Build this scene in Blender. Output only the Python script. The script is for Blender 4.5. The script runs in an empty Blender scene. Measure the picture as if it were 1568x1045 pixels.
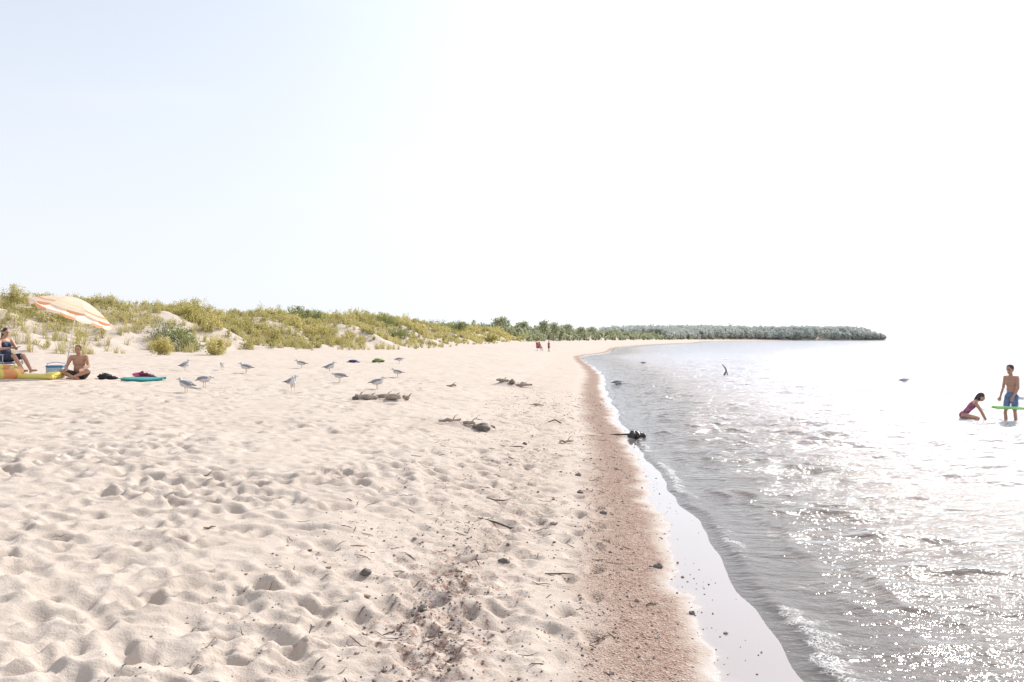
import bpy, math, random
import numpy as np
from mathutils import Vector, Matrix, Euler
rng=np.random.default_rng(7); random.seed(7)
scene=bpy.context.scene
scene.view_settings.view_transform='Standard'
try: scene.view_settings.look='None'
except Exception: pass
scene.view_settings.exposure=0

# ------------------------------------------------------------ noise helpers
def _h(ix,iy,seed):
    n=(ix.astype(np.int64)*374761393+iy.astype(np.int64)*668265263+seed*1442695041)&0xffffffff
    n=((n^(n>>13))*1274126177)&0xffffffff
    return ((n^(n>>16))&0xffff)/65535.0
def pn(x,y,seed=0):
    x=np.asarray(x,float);y=np.asarray(y,float)
    ix=np.floor(x);iy=np.floor(y);fx=x-ix;fy=y-iy
    u=fx*fx*fx*(fx*(fx*6-15)+10);v=fy*fy*fy*(fy*(fy*6-15)+10)
    def g(a,b):
        an=_h(ix+a,iy+b,seed)*6.28318
        return np.cos(an)*(fx-a)+np.sin(an)*(fy-b)
    return ((g(0,0)*(1-u)+g(1,0)*u)*(1-v)+(g(0,1)*(1-u)+g(1,1)*u)*v)*1.5
def fbm(x,y,o=4,seed=0):
    t=0;a=1
    for i in range(o):
        t=t+a*pn(x*2**i+i*17.3,y*2**i-i*9.1,seed+i);a*=.5
    return t
def ss(a,b,x):
    t=np.clip((x-a)/(b-a),0,1);return t*t*(3-2*t)
def herm(tab):
    X=np.array([p[0] for p in tab],float);Y=np.array([p[1] for p in tab],float)
    d=np.diff(Y)/np.diff(X);m=np.empty(len(X));m[0]=d[0];m[-1]=d[-1];m[1:-1]=np.where(d[1:]*d[:-1]>0,2*d[1:]*d[:-1]/(d[1:]+d[:-1]+1e-12),0)
    def f(x):
        x=np.clip(x,X[0],X[-1]);i=np.clip(np.searchsorted(X,x)-1,0,len(X)-2)
        h=X[i+1]-X[i];t=(x-X[i])/h
        return (2*t**3-3*t**2+1)*Y[i]+(t**3-2*t**2+t)*h*m[i]+(-2*t**3+3*t**2)*Y[i+1]+(t**3-t**2)*h*m[i+1]
    return f
shore=herm([(-20,.7),(0,1.0),(4.3,1.12),(6,1.27),(8,1.45),(12.5,1.95),(17,2.25),(28,3.2),(44,4.75),(63,5.8),(80,6.9),(105,12.5),(161,21),(251,44),(376,85),(600,150),(800,270),(880,425),(920,432),(960,400),(1100,300),(9000,300)])
toe=herm([(-20,-27),(30,-25.5),(36,-24),(45,-20.5),(60,-15.5),(75,-12),(100,-8.5),(150,-4),(250,15),(400,60),(600,125),(800,245),(880,402),(920,409),(960,370),(1100,280),(9000,280)])
Hd=herm([(-20,2.7),(30,2.7),(50,2.7),(60,2.5),(85,2.6),(108,3.2),(122,2.6),(140,2.0),(200,2.6),(400,2),(600,2.6),(900,4),(9000,4)])
def gap(y): return np.interp(y,[0,5,8,12,400],[.5,.45,.38,.15,.2])
def sdist(x,y):
    wob=.10*pn(y*.45,y*0+3.3,5)+.04*pn(y*1.7,y*0+1.3,6)
    return shore(y)+wob-x
mounds=[(-3.15,17.9,.30,.13),(-2.55,17.7,.28,.12),(-.95,14.0,.22,.07),(-.5,13.9,.25,.10),(.1,25.9,.55,.13),(-.25,25.7,.4,.09),(-1.35,14.4,.25,.06)]
def ground(x,y):
    x=np.asarray(x,float);y=np.asarray(y,float)
    s=sdist(x,y);g=gap(y)
    zl=np.interp(s,[0,.5,1,2,4,7,10,14,20,30,300],[.018,.06,.11,.22,.42,.58,.68,.80,1.0,1.15,2.0])
    zw=np.where(s>-g,.018*(1+s/g),np.interp(s+g,[-60,-30,-12,-5,-1,0],[-1.5,-.8,-.36,-.2,-.06,0]))
    z=np.where(s>0,zl,zw)
    t=toe(y)-x+2.2*pn(x*.12,y*.12,21)+.8*pn(x*.4,y*.4,22)
    d=ss(-.5,9,t)*Hd(y)
    d=d+ss(0,4,t)*(.40*pn(x*.16,y*.16,31)+.22*pn(x*.42,y*.42,32)+.07*pn(x*1.1,y*1.1,33))
    z=z+np.maximum(d,0)
    land=ss(.8,3,s)
    z=z+land*.035*pn(x*.5,y*.35,41)
    for mx,my,mr,mh in mounds:
        z=z+mh*np.exp(-((x-mx)**2+(y-my)**2)/(mr*mr)*1.6)
    return z
def gz(x,y): return float(ground(np.array([x]),np.array([y]))[0])

# ------------------------------------------------------------ mesh helpers
COL=scene.collection
def mesh_np(name,V,F,mats,mi=None,smooth=True,attrs=None):
    me=bpy.data.meshes.new(name)
    V=np.asarray(V,np.float32);F=np.asarray(F,np.int32)
    k=F.shape[1]
    me.vertices.add(len(V));me.vertices.foreach_set('co',V.ravel())
    me.loops.add(F.size);me.loops.foreach_set('vertex_index',F.ravel())
    me.polygons.add(len(F));me.polygons.foreach_set('loop_start',np.arange(0,F.size,k,dtype=np.int32))
    for m in mats: me.materials.append(m)
    if mi is not None: me.polygons.foreach_set('material_index',np.asarray(mi,np.int32))
    me.update(calc_edges=True)
    me.polygons.foreach_set('use_smooth',np.full(len(F),smooth,dtype=bool))
    if attrs:
        for n,a in attrs.items():
            at=me.attributes.new(n,'FLOAT','POINT');at.data.foreach_set('value',np.asarray(a,np.float32).ravel())
    me.update()
    o=bpy.data.objects.new(name,me);COL.objects.link(o);return o
def grid_faces(nr,nc):
    i=np.arange(nr-1)[:,None]*nc+np.arange(nc-1)[None,:]
    return np.stack([i,i+1,i+nc+1,i+nc],-1).reshape(-1,4)

class MB:
    def __init__(s): s.v=[];s.f=[];s.m=[];s.sm=[]
    def add(s,V,F,m=0,smooth=True):
        b=len(s.v);s.v+= [tuple(p) for p in V]
        for f in F: s.f.append(tuple(i+b for i in f));s.m.append(m);s.sm.append(smooth)
    def tube(s,p0,p1,r0,r1=None,m=0,n=8,caps=True):
        r1=r0 if r1 is None else r1
        p0=Vector(p0);p1=Vector(p1);d=(p1-p0).normalized();a=d.orthogonal().normalized();b=d.cross(a)
        V=[];F=[]
        for p,r in((p0,r0),(p1,r1)):
            for i in range(n):
                t=2*math.pi*i/n;V.append(p+a*math.cos(t)*r+b*math.sin(t)*r)
        for i in range(n): F.append((i,(i+1)%n,n+(i+1)%n,n+i))
        if caps: F.append(tuple(range(n))[::-1]);F.append(tuple(range(n,2*n)))
        s.add(V,F,m)
    def path(s,pts,rs,m=0,n=8):
        V=[];F=[];pts=[Vector(p) for p in pts]
        a=None
        for k,p in enumerate(pts):
            d=(pts[min(k+1,len(pts)-1)]-pts[max(k-1,0)]).normalized()
            if a is None: a=d.orthogonal().normalized()
            a=(a-d*a.dot(d)).normalized();b=d.cross(a)
            r=rs[k] if hasattr(rs,'__len__') else rs
            for i in range(n):
                t=2*math.pi*i/n;V.append(p+a*math.cos(t)*r+b*math.sin(t)*r)
        for k in range(len(pts)-1):
            for i in range(n): F.append((k*n+i,k*n+(i+1)%n,(k+1)*n+(i+1)%n,(k+1)*n+i))
        F.append(tuple(range(n))[::-1]);L=(len(pts)-1)*n;F.append(tuple(range(L,L+n)))
        s.add(V,F,m)
    def box(s,c,sz,rot=(0,0,0),m=0,bev=.12,taper=1.0):
        R=Euler(rot).to_matrix();V=[];F=[];nu,nv=20,12;e=bev*2
        def sp(x,p): return math.copysign(abs(x)**p,x)
        for j in range(nv+1):
            ph=-math.pi/2+math.pi*j/nv
            for i in range(nu):
                th=2*math.pi*i/nu+math.pi/nu
                z=sp(math.sin(ph),e)
                tp=1+(taper-1)*(z+1)/2
                q=Vector((sp(math.cos(ph),e)*sp(math.cos(th),e)*sz[0]/2*tp,sp(math.cos(ph),e)*sp(math.sin(th),e)*sz[1]/2*tp,z*sz[2]/2))
                V.append(R@q+Vector(c))
        for j in range(nv):
            for i in range(nu): F.append((j*nu+i,j*nu+(i+1)%nu,(j+1)*nu+(i+1)%nu,(j+1)*nu+i))
        s.add(V,F,m)
    def blob(s,c,r,rot=(0,0,0),m=0,amp=.2,fr=2.,seed=0,nu=16,nv=10):
        R=Euler(rot).to_matrix();V=[];F=[]
        from mathutils import noise
        for j in range(nv+1):
            ph=-math.pi/2+math.pi*j/nv
            for i in range(nu):
                th=2*math.pi*i/nu
                q=Vector((math.cos(ph)*math.cos(th),math.cos(ph)*math.sin(th),math.sin(ph)))
                k=1+amp*noise.noise(q*fr+Vector((seed*3.1,seed,0)))+amp*.5*noise.noise(q*fr*2.3+Vector((seed,0,5)))
                q=Vector((q.x*r[0],q.y*r[1],q.z*r[2]))*k
                V.append(R@q+Vector(c))
        for j in range(nv):
            for i in range(nu): F.append((j*nu+i,j*nu+(i+1)%nu,(j+1)*nu+(i+1)%nu,(j+1)*nu+i))
        s.add(V,F,m)
    def torus(s,c,R,r,rot=(0,0,0),m=0,n=28,k=12,stripe=None):
        M=Euler(rot).to_matrix()
        for i in range(n):
            V=[]
            for a in (i,i+1):
                t=2*math.pi*a/n
                for j in range(k):
                    p=2*math.pi*j/k;V.append(M@Vector(((R+r*math.cos(p))*math.cos(t),(R+r*math.cos(p))*math.sin(t),r*math.sin(p)))+Vector(c))
            s.add(V,[(j,(j+1)%k,k+(j+1)%k,k+j) for j in range(k)],(stripe if stripe is not None and (i//3)%2 else m))
    def obj(s,name,mats,loc=(0,0,0),rotz=0,scale=1):
        me=bpy.data.meshes.new(name);me.from_pydata(s.v,[],s.f)
        for m in mats: me.materials.append(m)
        me.polygons.foreach_set('material_index',s.m);me.polygons.foreach_set('use_smooth',s.sm);me.update()
        o=bpy.data.objects.new(name,me);COL.objects.link(o)
        o.location=loc;o.rotation_euler=(0,0,rotz);o.scale=(scale,)*3;return o

# ------------------------------------------------------------ materials
def newmat(name):
    m=bpy.data.materials.new(name);m.use_nodes=True;nt=m.node_tree;nt.nodes.clear()
    out=nt.nodes.new('ShaderNodeOutputMaterial');return m,nt,out
def N(nt,t,**k):
    n=nt.nodes.new(t)
    for a,b in k.items(): setattr(n,a,b)
    return n
def ramp(nt,pts,interp='LINEAR'):
    r=nt.nodes.new('ShaderNodeValToRGB');r.color_ramp.interpolation=interp
    e=r.color_ramp.elements
    while len(e)<len(pts): e.new(.5)
    for i,(p,c) in enumerate(pts):
        e[i].position=p;e[i].color=c if len(c)==4 else (*c,1)
    return r
def mixc(nt,fac,a,b,blend='MIX'):
    n=nt.nodes.new('ShaderNodeMix');n.data_type='RGBA';n.blend_type=blend
    for s,v in((0,fac),(6,a),(7,b)):
        if hasattr(v,'is_output'): nt.links.new(v,n.inputs[s])
        else: n.inputs[s].default_value=v if s==0 else ((*v,1) if len(v)==3 else v)
    return n.outputs[2]
def math_(nt,op,a,b=None,c=None):
    n=nt.nodes.new('ShaderNodeMath');n.operation=op
    for i,v in enumerate((a,b,c)):
        if v is None: continue
        if hasattr(v,'is_output'): nt.links.new(v,n.inputs[i])
        else: n.inputs[i].default_value=v
    return n.outputs[0]
def N2R(nt,x,a,b,c=0,d=1):
    n=nt.nodes.new('ShaderNodeMapRange');n.interpolation_type='SMOOTHSTEP';nt.links.new(x,n.inputs[0]);n.inputs[1].default_value=a;n.inputs[2].default_value=b;n.inputs[3].default_value=c;n.inputs[4].default_value=d;return n.outputs[0]
def simple(name,c,rough=.6,var=.18,scale=8,trans=0,spec=.5,bump=0):
    m,nt,out=newmat(name);L=nt.links
    tc=N(nt,'ShaderNodeTexCoord');no=N(nt,'ShaderNodeTexNoise');no.inputs['Scale'].default_value=scale;no.inputs['Detail'].default_value=4
    L.new(tc.outputs['Object'],no.inputs['Vector'])
    lo=tuple(v*(1-var) for v in c);hi=tuple(min(1,v*(1+var)) for v in c)
    r=ramp(nt,[(.3,lo),(.7,hi)]);L.new(no.outputs['Fac'],r.inputs[0])
    p=N(nt,'ShaderNodeBsdfPrincipled');p.inputs['Roughness'].default_value=rough;p.inputs['Specular IOR Level'].default_value=spec
    L.new(r.outputs[0],p.inputs['Base Color'])
    if bump:
        b=N(nt,'ShaderNodeBump');b.inputs['Strength'].default_value=bump;b.inputs['Distance'].default_value=.02;L.new(no.outputs['Fac'],b.inputs['Height']);L.new(b.outputs[0],p.inputs['Normal'])
    if trans:
        t=N(nt,'ShaderNodeBsdfTranslucent');L.new(r.outputs[0],t.inputs[0]);mx=N(nt,'ShaderNodeMixShader');mx.inputs[0].default_value=trans
        L.new(p.outputs[0],mx.inputs[1]);L.new(t.outputs[0],mx.inputs[2]);L.new(mx.outputs[0],out.inputs[0])
    else: L.new(p.outputs[0],out.inputs[0])
    return m

def sand_material():
    m,nt,out=newmat('sand');L=nt.links
    tc=N(nt,'ShaderNodeTexCoord');at=N(nt,'ShaderNodeAttribute',attribute_name='s')
    S=at.outputs['Fac']
    def noise(sc,det=5,ro=.6):
        n=N(nt,'ShaderNodeTexNoise');n.inputs['Scale'].default_value=sc;n.inputs['Detail'].default_value=det;n.inputs['Roughness'].default_value=ro
        L.new(tc.outputs['Object'],n.inputs['Vector']);return n.outputs['Fac']
    rr=lambda x,a,b:N2R(nt,x,a,b)
    mid=noise(2.2);fine=noise(60,4,.7);fin2=noise(17,6,.75);big=noise(.5,3)
    dry=mixc(nt,rr(mid,.3,.7),(.535,.452,.382),(.59,.508,.438))
    dry=mixc(nt,math_(nt,'MULTIPLY',rr(big,.45,.7),.35),dry,(.50,.415,.345))
    dry=mixc(nt,rr(fine,.60,.76),dry,(.41,.325,.265))
    sn=math_(nt,'ADD',S,math_(nt,'MULTIPLY',math_(nt,'SUBTRACT',mid,.5),.5))
    band=math_(nt,'MULTIPLY',rr(sn,0.0,.22),math_(nt,'SUBTRACT',1.0,rr(sn,.42,.95)))
    v=N(nt,'ShaderNodeTexVoronoi');v.inputs['Scale'].default_value=75;L.new(tc.outputs['Object'],v.inputs['Vector'])
    spk=ramp(nt,[(0,(.13,.075,.055)),(.35,(.32,.195,.145)),(.75,(.43,.295,.235)),(1,(.53,.41,.34))]);L.new(v.outputs['Color'],spk.inputs[0])
    bandamt=math_(nt,'MULTIPLY',band,rr(fin2,.22,.56))
    c=mixc(nt,math_(nt,'MULTIPLY',bandamt,.9),dry,spk.outputs[0])
    z2=math_(nt,'MULTIPLY',rr(sn,.8,1.3),math_(nt,'SUBTRACT',1.0,rr(sn,1.9,3.2)))
    deb=math_(nt,'MULTIPLY',z2,rr(fin2,.50,.62))
    deb=math_(nt,'MULTIPLY',deb,rr(mid,.35,.6))
    c=mixc(nt,math_(nt,'MULTIPLY',deb,.8),c,spk.outputs[0])
    la=N(nt,'ShaderNodeAttribute',attribute_name='litter')
    lf=math_(nt,'MULTIPLY',la.outputs['Fac'],rr(fin2,.42,.58))
    dk=ramp(nt,[(0,(.07,.04,.035)),(.5,(.23,.14,.11)),(1,(.38,.26,.20))]);L.new(v.outputs['Color'],dk.inputs[0])
    c=mixc(nt,math_(nt,'MULTIPLY',lf,.92),c,dk.outputs[0])
    wet=math_(nt,'SUBTRACT',1.0,rr(sn,-.10,.12))
    c=mixc(nt,wet,c,(.30,.245,.225))
    va=N(nt,'ShaderNodeAttribute',attribute_name='veg')
    vf=math_(nt,'MULTIPLY',va.outputs['Fac'],rr(noise(1.1),.44,.66))
    c=mixc(nt,math_(nt,'MULTIPLY',vf,.6),c,(.33,.30,.13))
    p=N(nt,'ShaderNodeBsdfPrincipled');L.new(c,p.inputs['Base Color'])
    L.new(N2R(nt,wet,0,1,.95,.10),p.inputs['Roughness'])
    L.new(N2R(nt,wet,0,1,.1,.6),p.inputs['Specular IOR Level'])
    L.new(wet,p.inputs['Coat Weight']);p.inputs['Coat Roughness'].default_value=.03;p.inputs['Coat IOR'].default_value=1.36
    hh=math_(nt,'ADD',math_(nt,'MULTIPLY',fin2,1.0),math_(nt,'MULTIPLY',fine,.35))
    hh=math_(nt,'ADD',hh,math_(nt,'MULTIPLY',math_(nt,'MULTIPLY',v.outputs['Distance'],band),1.2))
    b=N(nt,'ShaderNodeBump');b.inputs['Distance'].default_value=.020
    L.new(math_(nt,'SUBTRACT',.75,math_(nt,'MULTIPLY',wet,.735)),b.inputs['Strength'])
    L.new(hh,b.inputs['Height']);L.new(b.outputs[0],p.inputs['Normal'])
    L.new(p.outputs[0],out.inputs[0]);return m

def water_material():
    m,nt,out=newmat('lake_water');L=nt.links
    tc=N(nt,'ShaderNodeTexCoord')
    mp=N(nt,'ShaderNodeMapping');mp.inputs['Rotation'].default_value=(0,0,.25);mp.inputs['Scale'].default_value=(1,2.4,1);L.new(tc.outputs['Object'],mp.inputs[0])
    def noise(sc,det=4,vec=None):
        n=N(nt,'ShaderNodeTexNoise');n.inputs['Scale'].default_value=sc;n.inputs['Detail'].default_value=det;n.inputs['Roughness'].default_value=.6
        L.new(vec or mp.outputs[0],n.inputs['Vector']);return n.outputs['Fac']
    n1=noise(.8,3);n2=noise(3.2,3);n3=noise(11,3,tc.outputs['Object'])
    sh=N(nt,'ShaderNodeAttribute',attribute_name='depth')
    dk=N2R(nt,sh.outputs['Fac'],0,.15,.25,1)
    h=math_(nt,'ADD',math_(nt,'MULTIPLY',n1,.12),math_(nt,'ADD',math_(nt,'MULTIPLY',n2,.070),math_(nt,'MULTIPLY',n3,.040)))
    b=N(nt,'ShaderNodeBump');b.inputs['Distance'].default_value=1.0
    L.new(h,b.inputs['Height']);L.new(dk,b.inputs['Strength'])
    fr=N(nt,'ShaderNodeFresnel');fr.inputs['IOR'].default_value=1.38;L.new(b.outputs[0],fr.inputs['Normal'])
    gl=N(nt,'ShaderNodeBsdfGlossy');gl.inputs['Roughness'].default_value=.085;gl.inputs['Color'].default_value=(1,1,1,1);L.new(b.outputs[0],gl.inputs['Normal'])
    body=mixc(nt,N2R(nt,sh.outputs['Fac'],.03,.35),(.46,.385,.325),(.395,.40,.44))
    df=N(nt,'ShaderNodeBsdfDiffuse');L.new(body,df.inputs[0]);L.new(b.outputs[0],df.inputs['Normal'])
    tr=N(nt,'ShaderNodeBsdfTransparent');tr.inputs[0].default_value=(.95,.92,.88,1)
    mx=N(nt,'ShaderNodeMixShader');L.new(N2R(nt,sh.outputs['Fac'],.0,.22,.1,1),mx.inputs[0]);L.new(tr.outputs[0],mx.inputs[1]);L.new(df.outputs[0],mx.inputs[2])
    m2=N(nt,'ShaderNodeMixShader');L.new(fr.outputs[0],m2.inputs[0]);L.new(mx.outputs[0],m2.inputs[1]);L.new(gl.outputs[0],m2.inputs[2])
    fa=N(nt,'ShaderNodeAttribute',attribute_name='foam')
    wv=N(nt,'ShaderNodeTexNoise');wv.inputs['Scale'].default_value=7;L.new(tc.outputs['Object'],wv.inputs['Vector'])
    wa_=N(nt,'ShaderNodeVectorMath');wa_.operation='MULTIPLY_ADD';L.new(wv.outputs['Color'],wa_.inputs[0]);wa_.inputs[1].default_value=(.16,.16,0);L.new(tc.outputs['Object'],wa_.inputs[2])
    v=N(nt,'ShaderNodeTexVoronoi');v.feature='DISTANCE_TO_EDGE';v.inputs['Scale'].default_value=42;L.new(wa_.outputs[0],v.inputs['Vector'])
    nf=noise(9,5,tc.outputs['Object']);nf2=noise(45,4,tc.outputs['Object'])
    web=math_(nt,'MAXIMUM',math_(nt,'SUBTRACT',1.0,N2R(nt,v.outputs['Distance'],.02,.16)),N2R(nt,nf2,.58,.68))
    ff=math_(nt,'MULTIPLY',web,N2R(nt,math_(nt,'ADD',math_(nt,'MULTIPLY',fa.outputs['Fac'],.45),nf),.80,1.0))
    ff=math_(nt,'MULTIPLY',math_(nt,'MULTIPLY',ff,.8),N2R(nt,fa.outputs['Fac'],.1,.45))
    fd=N(nt,'ShaderNodeBsdfDiffuse');fd.inputs[0].default_value=(.82,.80,.78,1)
    m3=N(nt,'ShaderNodeMixShader');L.new(ff,m3.inputs[0]);L.new(m2.outputs[0],m3.inputs[1]);L.new(fd.outputs[0],m3.inputs[2])
    L.new(m3.outputs[0],out.inputs[0]);return m

def leaf_material(name,c1,c2,c3,tr=.45):
    m,nt,out=newmat(name);L=nt.links
    a=N(nt,'ShaderNodeAttribute',attribute_name='tint')
    r=ramp(nt,[(0,c1),(.5,c2),(1,c3)]);L.new(a.outputs['Fac'],r.inputs[0])
    d=N(nt,'ShaderNodeBsdfPrincipled');d.inputs['Roughness'].default_value=.6;d.inputs['Specular IOR Level'].default_value=.3;L.new(r.outputs[0],d.inputs['Base Color'])
    t=N(nt,'ShaderNodeBsdfTranslucent');L.new(r.outputs[0],t.inputs[0])
    mx=N(nt,'ShaderNodeMixShader');mx.inputs[0].default_value=tr;L.new(d.outputs[0],mx.inputs[1]);L.new(t.outputs[0],mx.inputs[2]);L.new(mx.outputs[0],out.inputs[0]);return m

SAND=sand_material();WATER=water_material()
# ------------------------------------------------------------ terrain
ys=[-14.]
while ys[-1]<9000:
    y=ys[-1]
    if y<2.4: st=.06 if y>-2 else .4
    elif y<60: st=.0036*max(y,3.2)
    elif y<160: st=.0065*y
    else: st=.012*y
    ys.append(y+st)
ys=np.array(ys)
us=np.concatenate([np.linspace(-7,-1.85,14),np.linspace(-1.8,-.78,60),np.arange(-.77,.50,.0026),np.linspace(.51,1.2,12)])
R=np.maximum(ys,0)+4
X=us[None,:]*R[:,None];Y=np.repeat(ys[:,None],len(us),1)
Z=ground(X,Y)
Sd=sdist(X,Y)
T=toe(Y)-X
near=1-ss(45,90,Y)
dryk=ss(.75,1.5,Sd)*near
Zb=Z.copy()
w1=pn(X*.9+50,Y*.9,61);lump=fbm(X*1.9+.5*w1,Y*1.6+.5*w1,3,62)
Z+=dryk*(.021*lump+.013*np.abs(pn(X*4.4,Y*3.6,66))-.003)
Z+=ss(.15,.5,Sd)*near*.004*fbm(X*9,Y*9,2,71)
Z+=ss(60,90,Y)*ss(2,5,Sd)*.05*pn(X*1.2,Y*.7,75)
def stamp(x,y,a,b,ang,dep,rim):
    Rr=max(a,b)*1.9
    i0,i1=np.searchsorted(ys,[y-Rr,y+Rr]);r0=max(y,0)+4
    j0,j1=np.searchsorted(us,[(x-Rr)/r0-.006,(x+Rr)/r0+.006])
    if i1-i0<2 or j1-j0<2: return
    dx=X[i0:i1,j0:j1]-x;dy=Y[i0:i1,j0:j1]-y
    c,s=math.cos(ang),math.sin(ang);p=(dx*c+dy*s)/a;q=(-dx*s+dy*c)/b
    d=np.sqrt(p*p+q*q)
    h=-dep*(1-ss(.25,1.08,d))*(1+.35*p.clip(-1,1))+rim*np.exp(-((d-1.22)/.27)**2)*(1-.6*p.clip(-1,1))
    Z[i0:i1,j0:j1]+=h
def scatter_steps(n,y0,y1,sc=1):
    k=0
    while k<n:
        y=y0*(y1/y0)**rng.random() if y0>1 else rng.uniform(y0,y1)
        x=rng.uniform(-.72*y-1.5,float(shore(y))-.75)
        s=float(shore(y))-x
        if s<1.1 and rng.random()<.7: continue
        L=rng.uniform(.05,.17)*sc;W=L*rng.uniform(.42,.8)
        stamp(x,y,L,W,rng.uniform(0,math.pi*2),rng.uniform(.010,.034)*sc*(L/(.14*sc))**.7,rng.uniform(.002,.008)*sc);k+=1
scatter_steps(1700,2.2,7);scatter_steps(3100,7,16,1.05);scatter_steps(4000,16,50,1.3)
for (x0,y0,x1,y1) in [(-.6,2.5,.6,14),(-2.5,3,-1.0,20),(.2,3,1.2,12),(-5,8,-1,11),(-9,17,-1,12),(-3,4,-6,18),(-.5,6,-8,20),(.6,8,1.4,22),(-1.8,3,-3.6,10),(1,16,.5,40)]:
    Ld=math.hypot(x1-x0,y1-y0);n=int(Ld/.38);an=math.atan2(y1-y0,x1-x0)
    for i in range(n):
        t=i/n;sd=.1*(1 if i%2 else -1)
        stamp(x0+(x1-x0)*t-math.sin(an)*sd,y0+(y1-y0)*t+math.cos(an)*sd+.15*math.sin(t*9),.15,.07,an+rng.normal(0,.15),rng.uniform(.024,.042),.009)
# wind has smoothed some patches more than others
Z=Zb+(Z-Zb)*np.clip(.92+.75*pn(X*.55+7,Y*.42,171)+.35*pn(X*1.6,Y*1.3,172),.35,1.4)
lit=np.zeros_like(X)
for (lx,ly,ra,rb,a) in [(-.42,5.5,.20,.75,1),(-.38,4.3,.25,.5,1),(-.15,6.6,.22,.5,.7),(-.55,4.7,.2,.4,.9),(-2.9,17.8,.7,.35,.6),(-.7,14,.6,.3,.7),(.1,25.8,.9,.5,.6),(-1.9,8.6,.5,.5,.35),(.1,8.6,.3,1.5,.35),(-.1,3.6,.3,.5,.7),(.4,11,.4,2,.35)]:
    lit=np.maximum(lit,a*np.exp(-(((X-lx)/ra)**2+((Y-ly)/rb)**2)))
veg=ss(1,6,T)*ss(20,40,Y)*(.55+.45*ss(48,60,Y))
F=grid_faces(len(ys),len(us))
beach=mesh_np('sandy_beach',np.stack([X,Y,Z],-1).reshape(-1,3),F,[SAND],attrs={'s':Sd,'litter':lit,'veg':veg})

# ------------------------------------------------------------ water
yw=[-14.]
while yw[-1]<9500:
    y=yw[-1]
    if y<2.6: st=.08 if y>-2 else .4
    elif y<70: st=.0030*max(y,4)
    elif y<200: st=.006*y
    else: st=.02*y
    yw.append(y+st)
yw=np.array(yw)
vs=np.concatenate([np.arange(0,.62,.0024),np.linspace(.625,.9,50),np.linspace(.95,6,24)])
Rw=np.maximum(yw,0)+4
base=shore(yw)-.35
Xw=base[:,None]+vs[None,:]*Rw[:,None];Yw=np.repeat(yw[:,None],len(vs),1)
sw=sdist(Xw,Yw)+gap(Yw);w=-sw
depth=np.interp(w,[0,1,5,12,30,60],[0,.06,.2,.36,.8,1.5])
Zw=np.zeros_like(Xw)
wr=np.random.default_rng(3)
spc=np.where(Yw<70,.0030*np.maximum(Yw,4),np.where(Yw<200,.006*Yw,.02*Yw))
env=.8+.7*pn(Xw*.13,Yw*.10,81)+.4*pn(Xw*.5,Yw*.4,82)
env=np.clip(env,.2,1.8)*(ss(.1,2.5,w)*.85+.15*ss(0,.5,w))
wx=.35*pn(Xw*.6,Yw*.6,91);wy=.35*pn(Xw*.6+9,Yw*.6,92)
for i in range(44):
    lam=.22*(6.5)**(wr.random());an=-math.pi/2-.12+wr.normal(0,.45)
    kx,ky=math.cos(an)*2*math.pi/lam,math.sin(an)*2*math.pi/lam
    a=.0056*lam**.92;ph=(Xw+wx)*kx+(Yw+wy)*ky+wr.random()*6.28
    fade=ss(1.6,3.5,lam/spc)
    Zw+=a*fade*env*(np.sin(ph)+.35*np.cos(2*ph))
cw=pn(Xw*.55+3,Yw*1.9+.4*Xw,95)
Zw+=.045*ss(.2,.75,cw)*ss(.3,2.5,w)*(1-ss(60,120,Yw))
mod=.55+.6*pn(Yw*.9,Yw*0+2,97)
lipw=np.interp(Yw,[3,6,10,20,60],[.16,.12,.09,.06,.06])
lipc=np.interp(Yw,[3,5,8,12,60],[.26,.2,.14,.1,.1])+.05*pn(Yw*2.1,Yw*0+5,98)
q=(w-lipc)/lipw
Zw+=.040*np.clip(mod,.2,1.3)*np.where(q<0,np.exp(-(q*2.2)**2),np.exp(-(q*.9)**2))*(1-ss(60,100,Yw))
fo=np.where(q<0,np.exp(-(q*1.3)**2),np.exp(-(q*.45)**2))*np.clip(.75+1.0*pn(Yw*.8,Yw*0+2.6,101)+.2,.3,1)*(1-ss(10,30,Yw)*.6)
for off,wd,am,sd_ in((2.2,.13,.034,99),(4.2,.16,.036,199),(7.5,.2,.034,299),(12,.22,.03,399)):
    md=np.clip(.3+1.3*pn(Yw*.6,Yw*0+12,sd_),0,1)
    q2=(w-lipc*off-.35-.16*pn(Yw*1.1,Yw*0+sd_,77)-.05*pn(Yw*4,Xw*3,78))/wd
    Zw+=am*md*np.where(q2<0,np.exp(-(q2*2.2)**2),np.exp(-(q2*.7)**2))*(1-ss(40,80,Yw))
    if off<5: fo=np.maximum(fo,.5*ss(.4,.9,md)*np.where(q2<0,np.exp(-(q2*2.0)**2),np.exp(-(q2*1.3)**2))*(1-ss(8,20,Yw)))
mesh_np('lake_water',np.stack([Xw,Yw,Zw],-1).reshape(-1,3),grid_faces(len(yw),len(vs)),[WATER],attrs={'depth':depth,'foam':fo})

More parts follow.
